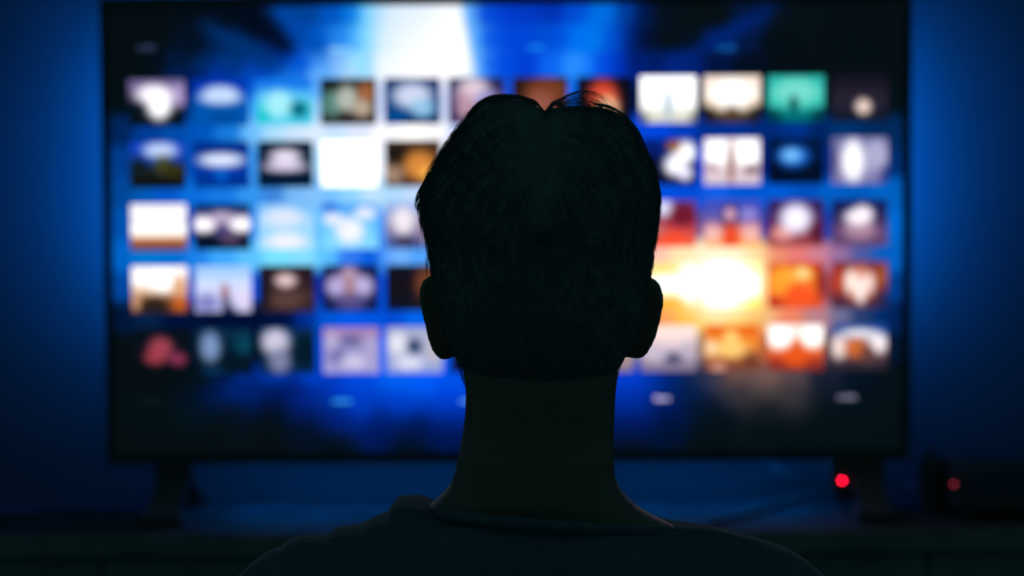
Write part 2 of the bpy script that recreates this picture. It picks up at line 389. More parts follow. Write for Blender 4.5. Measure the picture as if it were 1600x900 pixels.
def grid_mesh(name, x0, x1, z0, z1, nx, nz, y, colour):
    xs = np.linspace(x0, x1, nx + 1); zs = np.linspace(z1, z0, nz + 1)
    X, Z = np.meshgrid(xs, zs)
    V = np.stack([X.ravel(), np.full(X.size, y), Z.ravel()], 1)
    idx = np.arange((nx + 1) * (nz + 1)).reshape(nz + 1, nx + 1)
    F = np.stack([idx[:-1, :-1], idx[1:, :-1], idx[1:, 1:], idx[:-1, 1:]], -1).reshape(-1, 4)
    me = bpy.data.meshes.new(name); me.from_pydata(V.tolist(), [], F.tolist())
    c = colour(V, X, Z)
    ca = me.color_attributes.new('Col', 'FLOAT_COLOR', 'POINT')
    ca.data.foreach_set('color', np.concatenate([c, np.ones((len(c), 1))], 1).astype(np.float32).ravel())
    return me

screen = link('screen', grid_mesh('screen', SL, SR, SB, ST, 300, 170, YS, lambda V, X, Z: hdr(paint_bg(to_px(V)))), M['screen'], tv)

# ---- film thumbnails: base gradient (top to bottom) and soft blobs (u, v, ru, rv, colour)
def T(grad, *blobs, boost=1.00): return (grad, blobs, boost)
K = (5, 15, 25)
hid = [T([(30, 40, 90), (10, 20, 60)], (.5, .45, .3, .3, (150, 140, 190))),
       T([(60, 40, 40), (30, 20, 25)], (.5, .5, .3, .35, (190, 120, 80))),
       T([(10, 40, 110), (5, 20, 60)], (.5, .4, .35, .2, (200, 210, 240)))]
TILES = [
 [T([(105, 92, 140), (60, 55, 90), K, K], (.9, .35, .22, .25, (165, 145, 195)), (.1, .72, .25, .25, K), (.45, .32, .34, .22, (245, 238, 250)), (.55, .58, .23, .30, (255, 250, 255)), (.9, .9, .22, .2, K), boost=1.06),
  T([(0, 50, 175), (0, 60, 180), (0, 85, 175), (0, 85, 180)], (.5, .28, .32, .14, (200, 220, 250)), (.5, .40, .4, .14, (195, 218, 250)), (.55, .85, .3, .15, (0, 75, 160))),
  T([(20, 120, 235), (90, 195, 245), (70, 215, 230), (70, 205, 235)], (.4, .55, .25, .3, (165, 238, 250)), (.76, .66, .16, .17, (0, 105, 125)), (.1, .8, .12, .12, (20, 200, 205))),
  T([(12, 18, 18), (45, 50, 46), (45, 42, 36), (28, 24, 20)], (.2, .55, .2, .3, (85, 135, 125)), (.48, .45, .2, .32, (185, 190, 180)), (.82, .3, .16, .25, (165, 100, 62)), (.75, .65, .18, .2, (190, 170, 150)), (.45, .85, .13, .14, (40, 32, 26))),
  T([(0, 38, 95), (0, 38, 95), (0, 55, 120), (0, 40, 90)], (.5, .38, .38, .3, (208, 216, 242)), (.68, .66, .22, .2, (150, 200, 235)), (.2, .85, .25, .15, (0, 75, 145)), (.9, .12, .1, .1, (60, 60, 110))),
  T([(30, 35, 80), (80, 60, 105), (85, 60, 105), (60, 40, 80)], (.45, .3, .3, .32, (232, 210, 222)), (.68, .5, .2, .22, (150, 145, 205)), (.3, .62, .15, .3, (190, 150, 170))),
  T([(35, 22, 22), (45, 24, 20), (50, 28, 24), (40, 24, 24)], (.62, .3, .4, .3, (120, 62, 34)), (.5, .65, .3, .35, (150, 85, 72))),
  T([(6, 10, 28), (8, 10, 24), (8, 10, 24), (8, 10, 26)], (.48, .5, .28, .44, (230, 75, 48)), (.55, .72, .2, .3, (255, 205, 160))),
  T([(255, 255, 255), (255, 255, 255), (240, 242, 240), (205, 205, 190)], (.5, .6, .06, .35, (150, 175, 195)), (.04, .92, .1, .16, (90, 95, 90)), (.96, .92, .08, .16, (120, 120, 100)), boost=1.20),
  T([(250, 228, 212), (255, 240, 228), (240, 215, 185), (60, 45, 28)], (.5, .4, .36, .34, (255, 252, 248)), (.5, .82, .12, .16, (85, 62, 38)), (.04, .85, .16, .2, (30, 25, 22)), (.96, .85, .16, .2, (30, 25, 22)), boost=1.04),
  T([(45, 185, 172), (70, 205, 190), (55, 195, 180), (0, 110, 112)], (.5, .35, .38, .28, (120, 225, 208)), (.46, .62, .08, .18, (0, 72, 85)), (.04, .9, .2, .2, (0, 62, 75)), (.96, .9, .2, .2, (0, 62, 75))),
  T([(22, 20, 34), (36, 30, 46), (38, 34, 50), (20, 24, 42)], (.56, .68, .14, .17, (246, 218, 205)))],
 [T([(15, 60, 190), (20, 60, 160), (25, 30, 30), (14, 18, 16)], (.55, .18, .32, .17, (195, 213, 250)), (.6, .5, .15, .2, (70, 72, 36)), (.15, .55, .15, .2, (14, 28, 30)), (.8, .62, .2, .15, (52, 48, 16))),
  T([(0, 42, 135), (0, 50, 150), (0, 55, 165), (0, 50, 145)], (.5, .4, .44, .15, (222, 230, 252)), (.5, .72, .12, .14, (0, 95, 205))),
  T([(2, 22, 48), (4, 20, 42), (4, 22, 46), (2, 24, 52)], (.5, .34, .3, .17, (232, 222, 240)), (.5, .55, .42, .11, (222, 210, 235))),
  T([(255, 255, 255)], (.5, .35, .1, .08, (235, 235, 240)), (.5, .6, .2, .06, (232, 234, 240)), boost=1.24),
  T([(70, 45, 28), (80, 52, 30), (110, 80, 60), (60, 40, 30)], (.2, .3, .2, .22, (26, 22, 18)), (.62, .55, .28, .32, (222, 140, 60)), (.75, .72, .14, .14, (255, 180, 80)), (.14, .75, .18, .2, (165, 135, 115))),
  hid[0], hid[1], hid[2],
  T([(5, 30, 120), (5, 25, 100), (6, 12, 50), (8, 12, 50)], (.15, .62, .25, .25, (5, 10, 40)), (.8, .3, .22, .26, (255, 255, 255)), (.62, .58, .2, .24, (250, 248, 255)), (.8, .75, .14, .16, (235, 232, 255)), (.6, .16, .13, .12, (160, 95, 55)), boost=1.04),
  T([(240, 228, 232), (252, 245, 246), (225, 205, 210), (215, 195, 205)], (.25, .3, .22, .3, (255, 255, 255)), (.75, .3, .22, .3, (255, 255, 255)), (.48, .55, .06, .42, (140, 78, 68)), (.14, .62, .12, .08, (175, 140, 150)), (.85, .68, .14, .1, (125, 92, 100)), boost=1.08),
  T([(1, 22, 62), (2, 20, 58), (2, 12, 36), (2, 14, 42)], (.45, .4, .3, .24, (25, 105, 215)), (.42, .38, .17, .13, (120, 195, 252))),
  T([(120, 118, 170), (165, 160, 200), (165, 160, 200), (130, 125, 175)], (.38, .5, .2, .5, (250, 250, 255)), (.8, .35, .2, .3, (178, 176, 212)), (.03, .5, .1, .4, (95, 92, 140)), (.98, .85, .12, .25, (50, 60, 130)))],
 [T([(240, 232, 238), (248, 246, 250), (232, 228, 234), (255, 252, 250), (255, 245, 235), (190, 115, 70), (110, 55, 40)], boost=1.06),
  T([(5, 35, 90), (120, 115, 160), (130, 110, 140), (5, 15, 40), (4, 14, 36)], (.16, .45, .24, .17, (252, 246, 250)), (.84, .45, .24, .17, (252, 246, 250)), (.5, .28, .22, .12, (190, 170, 200)), (.5, .62, .14, .16, (60, 56, 120)), (.65, .75, .2, .12, (90, 70, 100)), boost=1.06),
  T([(120, 190, 248), (165, 215, 250), (150, 215, 250), (170, 220, 250)], (.45, .3, .38, .22, (215, 226, 250)), (.5, .82, .36, .2, (230, 232, 250))),
  T([(80, 165, 245), (100, 190, 250), (110, 205, 252), (130, 215, 252)], (.5, .6, .27, .3, (235, 235, 250)), (.2, .35, .2, .14, (225, 230, 250)), (.78, .22, .2, .14, (228, 232, 250)), (.1, .05, .2, .12, (40, 110, 225))),
  T([(150, 175, 230), (170, 165, 195), (130, 125, 160), (70, 90, 160)], (.32, .4, .2, .32, (238, 228, 238)), (.35, .85, .2, .14, (62, 58, 88)), (.75, .6, .2, .3, (150, 132, 160))),
  hid[1], hid[2], hid[0],
  T([(110, 60, 120), (140, 40, 60), (200, 70, 75), (240, 100, 70)], (.42, .16, .18, .2, (220, 222, 252)), (.75, .3, .22, .25, (110, 24, 44)), (.55, .85, .3, .2, (250, 80, 50)), (.3, .62, .15, .15, (190, 110, 110))),
  T([(70, 80, 190), (105, 95, 175), (235, 150, 150), (255, 175, 110)], (.46, .35, .16, .28, (62, 45, 95)), (.46, .3, .1, .14, (235, 180, 205)), (.8, .3, .15, .14, (150, 140, 220)), (.48, .8, .17, .3, (240, 78, 36)), (.15, .72, .16, .16, (245, 190, 185)), (.84, .72, .16, .16, (245, 185, 180))),
  T([(45, 25, 85), (65, 30, 85), (105, 35, 65), (150, 60, 65)], (.26, .72, .2, .18, (232, 150, 145)), (.5, .4, .3, .34, (240, 236, 255)), (.9, .7, .14, .25, (85, 25, 50)), boost=1.04),
  T([(18, 30, 90), (45, 38, 85), (95, 65, 110), (100, 70, 110)], (.5, .66, .3, .2, (180, 140, 165)), (.47, .38, .25, .18, (252, 240, 248)), (.56, .3, .18, .18, (248, 235, 245)))],
 [T([(250, 242, 240), (255, 252, 250), (240, 210, 185), (150, 95, 60), (110, 60, 40)], (.55, .3, .25, .25, (255, 255, 255)), (.86, .45, .13, .25, (225, 165, 125)), (.85, .82, .15, .15, (200, 95, 32)), (.4, .86, .28, .2, (40, 30, 24)), (.06, .75, .08, .2, (210, 160, 120)), boost=1.06),
  T([(165, 205, 250), (205, 220, 252), (205, 210, 248), (190, 190, 235)], (.2, .8, .2, .2, (130, 135, 200)), (.53, .55, .08, .16, (175, 115, 130)), (.55, .82, .07, .2, (70, 55, 80)), (.6, .98, .12, .1, (20, 28, 70)), (.85, .7, .12, .25, (225, 215, 240))),
  T([(40, 26, 34), (42, 28, 32), (66, 46, 44), (52, 36, 36)], (.48, .32, .2, .15, (238, 205, 206)), (.5, .75, .3, .2, (92, 64, 58)), (.08, .5, .12, .5, (26, 22, 34))),
  T([(14, 22, 70), (14, 24, 74), (22, 28, 78), (14, 24, 72)], (.25, .45, .2, .24, (190, 175, 225)), (.72, .45, .2, .24, (195, 180, 228)), (.48, .22, .17, .2, (190, 160, 190)), (.5, .8, .3, .16, (90, 80, 140)), (.48, .45, .08, .25, (175, 130, 135))),
  T([(18, 18, 34), (20, 16, 26), (20, 16, 26), (14, 18, 38)], (.75, .4, .24, .4, (115, 62, 40)), (.6, .85, .2, .14, (30, 24, 30))),
  hid[2], hid[0], hid[1],
  T([(255, 230, 180), (255, 220, 150), (255, 235, 180), (255, 185, 65)], (.45, .9, .35, .16, (250, 170, 60)), (.4, .12, .3, .1, (255, 205, 100)), (.45, .45, .4, .22, (255, 252, 235)), (.95, .45, .3, .5, (255, 255, 245)), boost=1.2),
  T([(255, 225, 140), (255, 248, 215), (255, 250, 215), (255, 205, 80)], (.30, .46, .58, .62, (255, 255, 250)), boost=1.5),
  T([(225, 85, 40), (245, 125, 40), (250, 110, 40), (230, 85, 45)], (.25, .4, .22, .35, (255, 165, 50)), (.58, .25, .24, .16, (255, 180, 70)), (.63, .24, .1, .13, (255, 225, 150)), (.55, .75, .28, .25, (250, 86, 34)), (.96, .4, .1, .4, (150, 36, 20)), (.12, .88, .14, .12, (190, 50, 30))),
  T([(120, 45, 50), (150, 60, 50), (110, 45, 50), (75, 38, 60)], (.1, .4, .15, .3, (185, 60, 40)), (.5, .48, .28, .38, (235, 150, 125)), (.34, .42, .1, .26, (255, 235, 225)), (.52, .6, .09, .32, (255, 240, 232)), (.68, .45, .08, .22, (252, 225, 215)), (.92, .3, .12, .22, (165, 85, 45)), (.95, .85, .14, .2, (40, 40, 80)))],
 [T([K, (10, 15, 24), (10, 14, 22), (4, 13, 18)], (.5, .42, .22, .24, (165, 66, 84)), (.4, .62, .2, .16, (160, 58, 72)), (.8, .66, .16, .14, (140, 50, 85))),
  T([(8, 40, 70), (5, 30, 52), (4, 22, 38), (4, 20, 34)], (.25, .4, .18, .34, (125, 152, 195)), (.85, .35, .16, .22, (6, 66, 88)), (.3, .95, .2, .1, (8, 50, 90))),
  T([(10, 45, 85), (5, 32, 60), (4, 28, 50), (6, 40, 80)], (.28, .3, .26, .3, (212, 206, 228)), (.35, .72, .2, .28, (128, 132, 168)), (.8, .5, .17, .4, (3, 26, 42))),
  T([(170, 135, 185), (158, 152, 205), (155, 150, 205), (165, 160, 215)], (.5, .28, .2, .14, (110, 104, 158)), (.25, .6, .14, .2, (115, 115, 172)), (.55, .74, .24, .16, (205, 200, 232)), (.15, .3, .12, .2, (185, 175, 215)), (.85, .5, .14, .3, (175, 165, 210))),
  T([(170, 175, 210), (190, 192, 222), (175, 180, 218), (150, 165, 220)], (.2, .35, .16, .24, (225, 225, 238)), (.5, .42, .14, .17, (45, 65, 100)), (.4, .78, .25, .16, (218, 218, 238)), (.85, .5, .14, .3, (190, 185, 200))),
  hid[0], hid[2],
  T([(210, 170, 150), (200, 165, 150), (190, 160, 150), (150, 130, 140)]),
  T([(255, 225, 215), (235, 212, 216), (190, 175, 200), (140, 125, 150)], (.58, .72, .16, .13, (78, 80, 112)), (.25, .6, .2, .2, (205, 190, 208)), (.85, .55, .12, .2, (195, 180, 195))),
  T([(240, 110, 30), (245, 140, 50), (215, 125, 60), (130, 72, 52)], (.48, .3, .14, .2, (255, 215, 120)), (.48, .52, .3, .2, (255, 205, 115)), (.12, .5, .13, .18, (255, 215, 165)), (.25, .95, .14, .14, (215, 150, 130)), (.85, .8, .16, .2, (120, 65, 45))),
  T([(245, 225, 215), (250, 190, 150), (225, 85, 35), (140, 45, 35)], (.22, .26, .24, .28, (255, 255, 255)), (.8, .26, .22, .26, (255, 255, 255)), (.5, .7, .24, .22, (232, 84, 24)), (.52, .48, .1, .16, (225, 90, 35)), boost=1.08),
  T([(30, 70, 150), (170, 150, 165), (110, 75, 75), (48, 40, 52)], (.5, .2, .36, .1, (235, 232, 242)), (.14, .5, .15, .26, (245, 220, 215)), (.84, .42, .17, .22, (246, 236, 242)), (.45, .52, .2, .22, (212, 105, 48)), (.65, .65, .13, .2, (105, 65, 58)))],
]
# one even grid on the glass
cxs = [at(248 + 99.55 * i, 351, YS).x for i in range(12)]
czs = [at(795, 157 + 97.2 * j, YS).z for j in range(5)]
tw, th_ = at(844, 351, YS).x - at(757, 351, YS).x, at(795, 315, YS).z - at(795, 387, YS).z
def tile_colour(spec):
    grad, blobs, boost = spec
    g = np.array(grad if len(grad) > 1 else [grad[0]] * 2, float)
    def fn(V, X, Z):
        u = (X - X.min()) / (X.max() - X.min()); v = (Z.max() - Z) / (Z.max() - Z.min())
        u, v = u.ravel(), v.ravel()
        p = np.clip(v * len(g) - 0.5, 0, len(g) - 1.001)
        i = p.astype(int); t = (p - i); t = (t * t * (3 - 2 * t))[:, None]
        c = g[i] * (1 - t) + g[i + 1] * t
        for (bu, bv, ru, rv, bc) in blobs:
            d = ((u - bu) / ru) ** 2 + ((v - bv) / rv) ** 2
            a = 1 / (1 + np.exp(7.5 * (np.sqrt(d) - 0.97)))
            c = c * (1 - a[:, None]) + np.array(bc, float) * a[:, None]
        return hdr(c) * boost
    return fn
for j in range(5):
    for i in range(12):
        me = grid_mesh('thumbnail', cxs[i] - tw / 2, cxs[i] + tw / 2, czs[j] - th_ / 2, czs[j] + th_ / 2, 22, 18, YS - 0.0006, tile_colour(TILES[j][i]))
        link('thumbnail', me, M['screen'], screen)

# faint captions over and under the grid: short rows of tiny marks, too blurred to read
def caption(px, py, wpx, col, n):
    mb = MB(); c = at(px, py, YS); w = wpx / 872.0
    step = w / n; r_ = random.Random(int(px))
    V = []; F = []
    for k in range(n):
        x0 = c.x - w / 2 + k * step; h = 0.0025 if r_.random() < .6 else 0.0045
        V += [(x0, YS - 0.0007, c.z - 0.0030), (x0 + step * .72, YS - 0.0007, c.z - 0.0030), (x0 + step * .72, YS - 0.0007, c.z + h), (x0, YS - 0.0007, c.z + h)]
        F.append((4 * k, 4 * k + 1, 4 * k + 2, 4 * k + 3))
    me = bpy.data.meshes.new('caption'); me.from_pydata(V, [], F)
    cc = hdr(np.array([col], float) * 1.0)[0]
    ca = me.color_attributes.new('Col', 'FLOAT_COLOR', 'POINT')
    ca.data.foreach_set('color', np.array([[*cc, 1]] * len(V), np.float32).ravel())
    link('caption', me, M['screen'], screen)
caption(229, 75, 28, (60, 70, 110), 7)
caption(533, 77, 32, (165, 225, 255), 7)
caption(838, 75, 28, (30, 145, 245), 6)
caption(1135, 75, 30, (25, 110, 190), 7)
caption(535, 627, 30, (60, 180, 250), 7)
caption(735, 627, 30, (110, 190, 255), 7)
caption(1035, 623, 24, (225, 215, 255), 6)
caption(1324, 621, 30, (150, 145, 175), 7)
caption(235, 627, 26, (22, 30, 44), 6)

# ------------------------------------------------------------------ cables and the box beside the television
def spline(pts, n=10):
    P = [Vector(p) for p in pts]; P = [P[0] * 2 - P[1]] + P + [P[-1] * 2 - P[-2]]
    out = []
    for i in range(1, len(P) - 2):
        for k in range(n):
            t = k / n; a, b, c, d = P[i - 1], P[i], P[i + 1], P[i + 2]
            out.append(0.5 * ((2 * b) + (c - a) * t + (2 * a - 5 * b + 4 * c - d) * t * t + (3 * b - a - 3 * c + d) * t ** 3))
    out.append(P[-2]); return out
def cable(pix, label, r=0.005):
    pts = [at(x, y, Y) for x, y, Y in pix]
    for p in pts: p.z = max(p.z, BZ + r)
    tag(MB().tube(spline(pts), r, 8).build('cable', M['rubber'], None, True), label, 'cable')
cable([(1175, 704, 3.535), (1195, 722, 3.54), (1225, 741, 3.54), (1262, 755, 3.57), (1300, 762, 3.60), (1345, 764, 3.61)], 'black cable sagging from the television underside to its right foot', 0.006)
cable([(1110, 832, 3.30), (1150, 817, 3.36), (1200, 797, 3.46), (1250, 777, 3.52), (1280, 768, 3.53)], 'black cable lying across the bench top towards the red standby light', 0.006)
cable([(1392, 745, 3.59), (1407, 757, 3.585), (1435, 769, 3.56), (1465, 775, 3.57), (1500, 780, 3.58)], 'black cable running from the television foot towards the box with a dim light', 0.007)

bq0, bq1 = at(1472, 724, 3.40), at(1472, 800, 3.40)
bx = at(1482, 740, 3.40).x
box = empty('set_top_box', (bx + 0.18, 3.42, BZ))
tag(box, 'black set top box with a dim red light on the bench right of the television', 'set top box')
zt_ = at(1540, 723, 3.40).z
MB().box((bx, 3.345, BZ + 0.012), (bx + 0.36, 3.52, zt_), 0.006).build('body', M['plastic_m'], box)
pz0 = at(1540, 786, 3.34).z
MB().box((bx + 0.012, 3.340, pz0), (bx + 0.348, 3.3455, zt_ - 0.008), 0.002).build('front_panel', M['panel'], box)
MB().box((bx + 0.012, 3.341, BZ + 0.02), (bx + 0.348, 3.3455, pz0 - 0.004), 0.002).build('lower_strip', M['plastic'], box)  # plain dark strip across the lower front, below the panel
for sx in (bx + 0.03, bx + 0.33):
    for yy in (3.37, 3.50):
        MB().tube([(sx, yy, BZ), (sx, yy, BZ + 0.013)], 0.012, 12).build('foot', M['rubber'], box)
q = at(1490.5, 757, 3.338)
MB().ball((q.x, 3.339, q.z), (0.0022, 0.0015, 0.0022), 14, 8).build('status_light', M['red_dim'], box, True)

# rounded adapter leaning at the left end of the box
ga = empty('power_adapter', (at(1453, 760, 3.45).x, 3.45, BZ))
tag(ga, 'black rounded power adapter standing upright at the left end of the box', 'power adapter')
rings = []
gt, gb = at(1453, 706, 3.45).z, BZ
for t in np.linspace(0, 1, 16):
    z = gb + (gt - gb) * t
    k = 1 - max(0, (t - 0.72) / 0.28) ** 2.2 * 0.8
    c = at(1457 - 5 * t, 760, 3.45).x
    rings.append([(c + 0.018 * k * math.cos(a) * (1 if abs(math.cos(a)) < .7 else 1.02), 3.45 + 0.026 * k * math.sin(a), z) for a in np.linspace(0, 2 * math.pi, 20, endpoint=False)])
MB().loft(rings).build('shell', M['plastic_m'], ga, True)
MB().tube([(at(1452, 0, 3.45).x, 3.45, gt - 0.004), (at(1456, 0, 3.45).x, 3.455, gt + 0.004), (at(1466, 0, 3.45).x, 3.47, gt - 0.006), (at(1474, 0, 3.45).x, 3.49, gt - 0.03)], 0.004, 8).build('lead', M['rubber'], ga, True)

# ------------------------------------------------------------------ ottoman (out of frame, carries the person)
SEAT = 0.465
ot = empty('ottoman', (0.02, Y0 + 0.1, 0))
tag(ot, 'dark upholstered ottoman the person sits on', 'ottoman')
oc = at(843, 500, Y0).x
MB().box((oc - 0.33, Y0 - 0.2, SEAT - 0.14), (oc + 0.33, Y0 + 0.30, SEAT - 0.010), 0.035, 4).build('cushion', M['ottoman'], ot, True)
MB().box((oc - 0.32, Y0 - 0.19, 0.09), (oc + 0.32, Y0 + 0.29, SEAT - 0.12), 0.01).build('base', M['ottoman'], ot)
for sx in (-0.28, 0.28):
    for yy in (Y0 - 0.15, Y0 + 0.25):
        MB().tube([(oc + sx, yy, 0), (oc + sx, yy, 0.095)], [0.016, 0.022], 12).build('leg', M['bench'], ot)

# ------------------------------------------------------------------ the person, seen from behind
person = empty('person', (oc, Y0, 0))
tag(person, 'person with short black hair in a dark shirt, seated facing the television', 'person')
HC = at(845, 370, Y0)                    # middle of the head
PXM = FPX / Y0                           # pixels per metre at the head (nearly)
HAIR = [(785, 153), (768, 154), (753, 158), (738, 173), (720, 196), (702, 222), (684, 249), (668, 273), (659, 294), (656, 317), (658, 335), (662, 357), (667, 380), (669.5, 404), (673, 428), (680, 470), (690, 520), (708, 560), (735, 600), (780, 632), (845, 648),
        (910, 632), (955, 600), (978, 560), (1000, 520), (1010, 470), (1017, 431), (1021, 398), (1024, 380), (1028, 357), (1031, 328), (1031, 301), (1024, 264), (1014, 243), (1002, 224), (989, 198), (975, 183), (957, 173), (937, 168), (915, 167), (893, 167), (873, 167), (862, 169), (853, 174), (842, 166), (828, 159), (808, 154)]
def polar(poly, c=(845, 370)):
    a = np.array([math.atan2(-(y - c[1]), x - c[0]) for x, y in poly]); r = np.array([math.hypot(x - c[0], y - c[1]) for x, y in poly])
    o = np.argsort(a); a, r = a[o], r[o]
    a = np.concatenate([a - 2 * math.pi, a, a + 2 * math.pi]); r = np.concatenate([r, r, r])
    return lambda t: np.interp(t, a, r)
rho_hair = polar(HAIR)
def rho_skin(t):
    r = rho_hair(t)
    s = np.sin(t)
    return r - np.where(s > 0, 7 + 10 * s, 7)
DF, DB = 0.098, 0.092
def head_radius(d, rho, extra=0.0):
    """star-shaped head: d unit directions (n,3)"""
    t = np.arctan2(d[:, 2], d[:, 0]); m = np.hypot(d[:, 0], d[:, 2])
    r2 = rho(t) / PXM
    D = np.where(d[:, 1] > 0, DF, DB) + extra
    return 1.0 / np.sqrt((m / r2) ** 2 + (d[:, 1] / D) ** 2)
def sphere_dirs(nu, nv):
    d = []
    for j in range(nv + 1):
        th = math.pi * j / nv
        for i in range(nu):
            ph = 2 * math.pi * i / nu
            # poles on the front-back axis, so the outline is a clean ring of vertices
            d.append((math.sin(th) * math.cos(ph), math.cos(th), math.sin(th) * math.sin(ph)))
    return np.array(d)
def star_mesh(nu, nv, radius):
    d = sphere_dirs(nu, nv)
    P = np.array(HC) + d * radius(d)[:, None]
    f = []
    for j in range(nv):
        for i in range(nu):
            f.append((j * nu + i, j * nu + (i + 1) % nu, (j + 1) * nu + (i + 1) % nu, (j + 1) * nu + i))
    bm = bmesh.new(); vs_ = [bm.verts.new(p) for p in P]
    for q in f: bm.faces.new([vs_[k] for k in q])
    bmesh.ops.remove_doubles(bm, verts=bm.verts, dist=1e-6)
    bm.verts.index_update()
    out = ([v.co[:] for v in bm.verts], [[v.index for v in q.verts] for q in bm.faces if len(q.verts) > 2]); bm.free()
    return out

def ring_xy(xl, xr, z, yc, hd, n=40, e=2.3):
    cx, hw = (xl + xr) / 2, (xr - xl) / 2; out = []
    for k in range(n):
        a = 2 * math.pi * k / n; c, s = math.cos(a), math.sin(a)
        out.append((cx + hw * math.copysign(abs(c) ** (2 / e), c), yc + hd * math.copysign(abs(s) ** (2 / e), s), z))
    return out

body = MB()
body.add(*star_mesh(96, 64, lambda d: head_radius(d, rho_skin)))
# neck and the slope of the shoulders
NECK = [(530, 735, 955, .050), (560, 724, 966, .056), (580, 724, 965, .060), (600, 727, 963, .061), (617, 728, 961, .061), (643, 727, 960, .061), (677, 723, 959, .061), (703, 718, 958.5, .062), (730, 712, 958, .063), (742, 709, 959, .064), (752, 704, 963, .065), (763, 694, 970, .066), (774, 683, 980, .066), (787, 669, 993, .066), (800, 650, 1014, .064), (812, 630, 1037, .060), (830, 590, 1075, .055)]
body.loft([ring_xy(at(a, y, Y0).x, at(b, y, Y0).x, at(843, y, Y0).z, Y0 - 0.004 - 0.012 * (y > 700), hd, 44, 2.2) for y, a, b, hd in NECK])

# shoulders and trunk, in slices from left to right
TOP = [(352, 960), (358, 930), (364, 912), (371, 899), (394, 878), (416, 862), (432, 855), (446, 849), (455, 841), (472, 835.5), (490, 836), (508, 836.5), (515, 835), (518, 828), (528, 824), (545, 822.5), (560, 820), (570, 817), (575, 813), (581, 809.5), (594, 805), (604, 803), (610, 793), (616, 782), (624, 778), (636, 777.5), (650, 776.5), (662, 780), (672, 784), (690, 793), (720, 803), (780, 811), (843, 814), (920, 814), (980, 813), (1030, 812), (1050, 817), (1068, 819), (1112, 823), (1153, 833), (1194, 843), (1230, 855), (1259, 873), (1289, 899), (1298, 912), (1304, 930), (1309, 960)]
tx = np.array([p[0] for p in TOP], float); ty = np.array([p[1] for p in TOP], float)
def trunk(inset, n_slices, smooth_top):
    rings = []
    xs = np.linspace(352 + inset * PXM, 1309 - inset * PXM, n_slices)
    yy = np.interp(xs, tx, ty)
    if smooth_top:
        k = 41; yy = np.maximum(yy, np.convolve(np.pad(yy, k // 2, mode='edge'), np.ones(k) / k, mode='valid')) + 4 + 14 * (np.abs(xs - 836) / 480) ** 4
    for px, py in zip(xs, yy):
        p = at(px, py, Y0); x = p.x; zt = p.z - inset
        r = abs(px - 836) / 480.0
        hd = 0.112 - 0.05 * r ** 2 - inset
        end = max(0.0, (r - 0.86) / 0.14)
        hd *= math.sqrt(max(0.05, 1 - 0.75 * end * end))
        mid = 1 - 1 / (1 + math.exp(-(r - 0.70) * 26))
        zb = 0.84 + (SEAT + 0.02 - 0.84) * mid + (0.05 * end)
        ring = []; N = 56; zm = (zt + zb) / 2; hz = (zt - zb) / 2
        e = 2.4 + 1.0 * mid + 3.0 * math.exp(-((px - 850) / 170.0) ** 4)
        for q in range(N):
            a = 2 * math.pi * q / N; c, s = math.cos(a), math.sin(a)
            yo = hd * math.copysign(abs(c) ** (2 / e), c); zo = hz * math.copysign(abs(s) ** (2 / e), s)
            # the cloth climbs towards the nape
            g = math.exp(-((px - 850) / 150.0) ** 4) * max(0.0, s)
            ring.append((x, Y0 - 0.012 + yo, zm + zo + 0.022 * g * (-yo / hd)))
        rings.append(ring)
    return rings
body.loft(trunk(0.008, 120, True))

# ears
EAR_L = [(690, 436), (680, 430.5), (670, 430), (661, 436), (656.5, 447), (655.2, 460), (656.8, 476), (660, 490), (664, 506), (668, 524), (671.5, 537), (676, 548), (682, 556.5), (689, 562), (696, 563.5), (703, 561), (709, 557), (716, 552)]
EAR_R = [(1003, 437), (1010, 432.5), (1017, 432.5), (1025.5, 437), (1032, 446), (1035.3, 458), (1036, 470), (1034, 486), (1031, 500), (1027, 516), (1022, 531), (1015, 546), (1008, 555.5), (1001, 560.5), (994, 562), (986, 560.5), (979, 557), (971, 552)]
def ear(mb, outline, inner):
    pts = [at(x, y, Y0) for x, y in outline]
    ci = at(inner[0], inner[1], Y0)
    side = 1 if ci.x > pts[5].x else -1
    rings = []
    S = [(0.0, 1.0), (0.35, 0.96), (0.6, 0.93), (0.8, 0.95), (0.92, 0.80), (0.98, 0.50), (1.0, 0.12)]
    seq = [(s, t, 1) for s, t in S] + [(s, t, -1) for s, t in reversed(S)]
    for s, t, sg in seq:
        ring = []
        for p in pts:
            c = ci + (p - ci) * (0.02 + 0.98 * s)
            out = abs(c.x - ci.x)
            th = 0.0055
            dy = -0.010 - out * 0.25
            if sg > 0 and 0.3 < s < 0.85: dy -= 0.003          # the hollow that faces forward
            ring.append((c.x, Y0 + 0.008 + dy + sg * th * t, c.z))
        rings.append(ring)
    mb.loft(rings)
ear(body, EAR_L, (706, 492)); ear(body, EAR_R, (986, 492))

# face (turned to the screen): brow, nose, lips, chin
def fp(dx, dz, dy): return (HC.x + dx, Y0 + dy, HC.z + dz)
body.ball(fp(0, -.005, .083), (.055, .018, .012)); 
body.chain([fp(0, -.012, .096), fp(0, -.035, .108), fp(0, -.053, .118)], [.009, .011, .013])
for s in (-1, 1): body.ball(fp(.012 * s, -.057, .106), (.009, .011, .008))
body.ball(fp(0, -.078, .090), (.024, .012, .006)); body.ball(fp(0, -.089, .087), (.021, .012, .007))
body.ball(fp(0, -.115, .070), (.026, .026, .020)); body.ball(fp(0, -.09, .045), (.056, .048, .044))
for s in (-1, 1): body.ball(fp(.040 * s, -.05, .060), (.026, .022, .022))
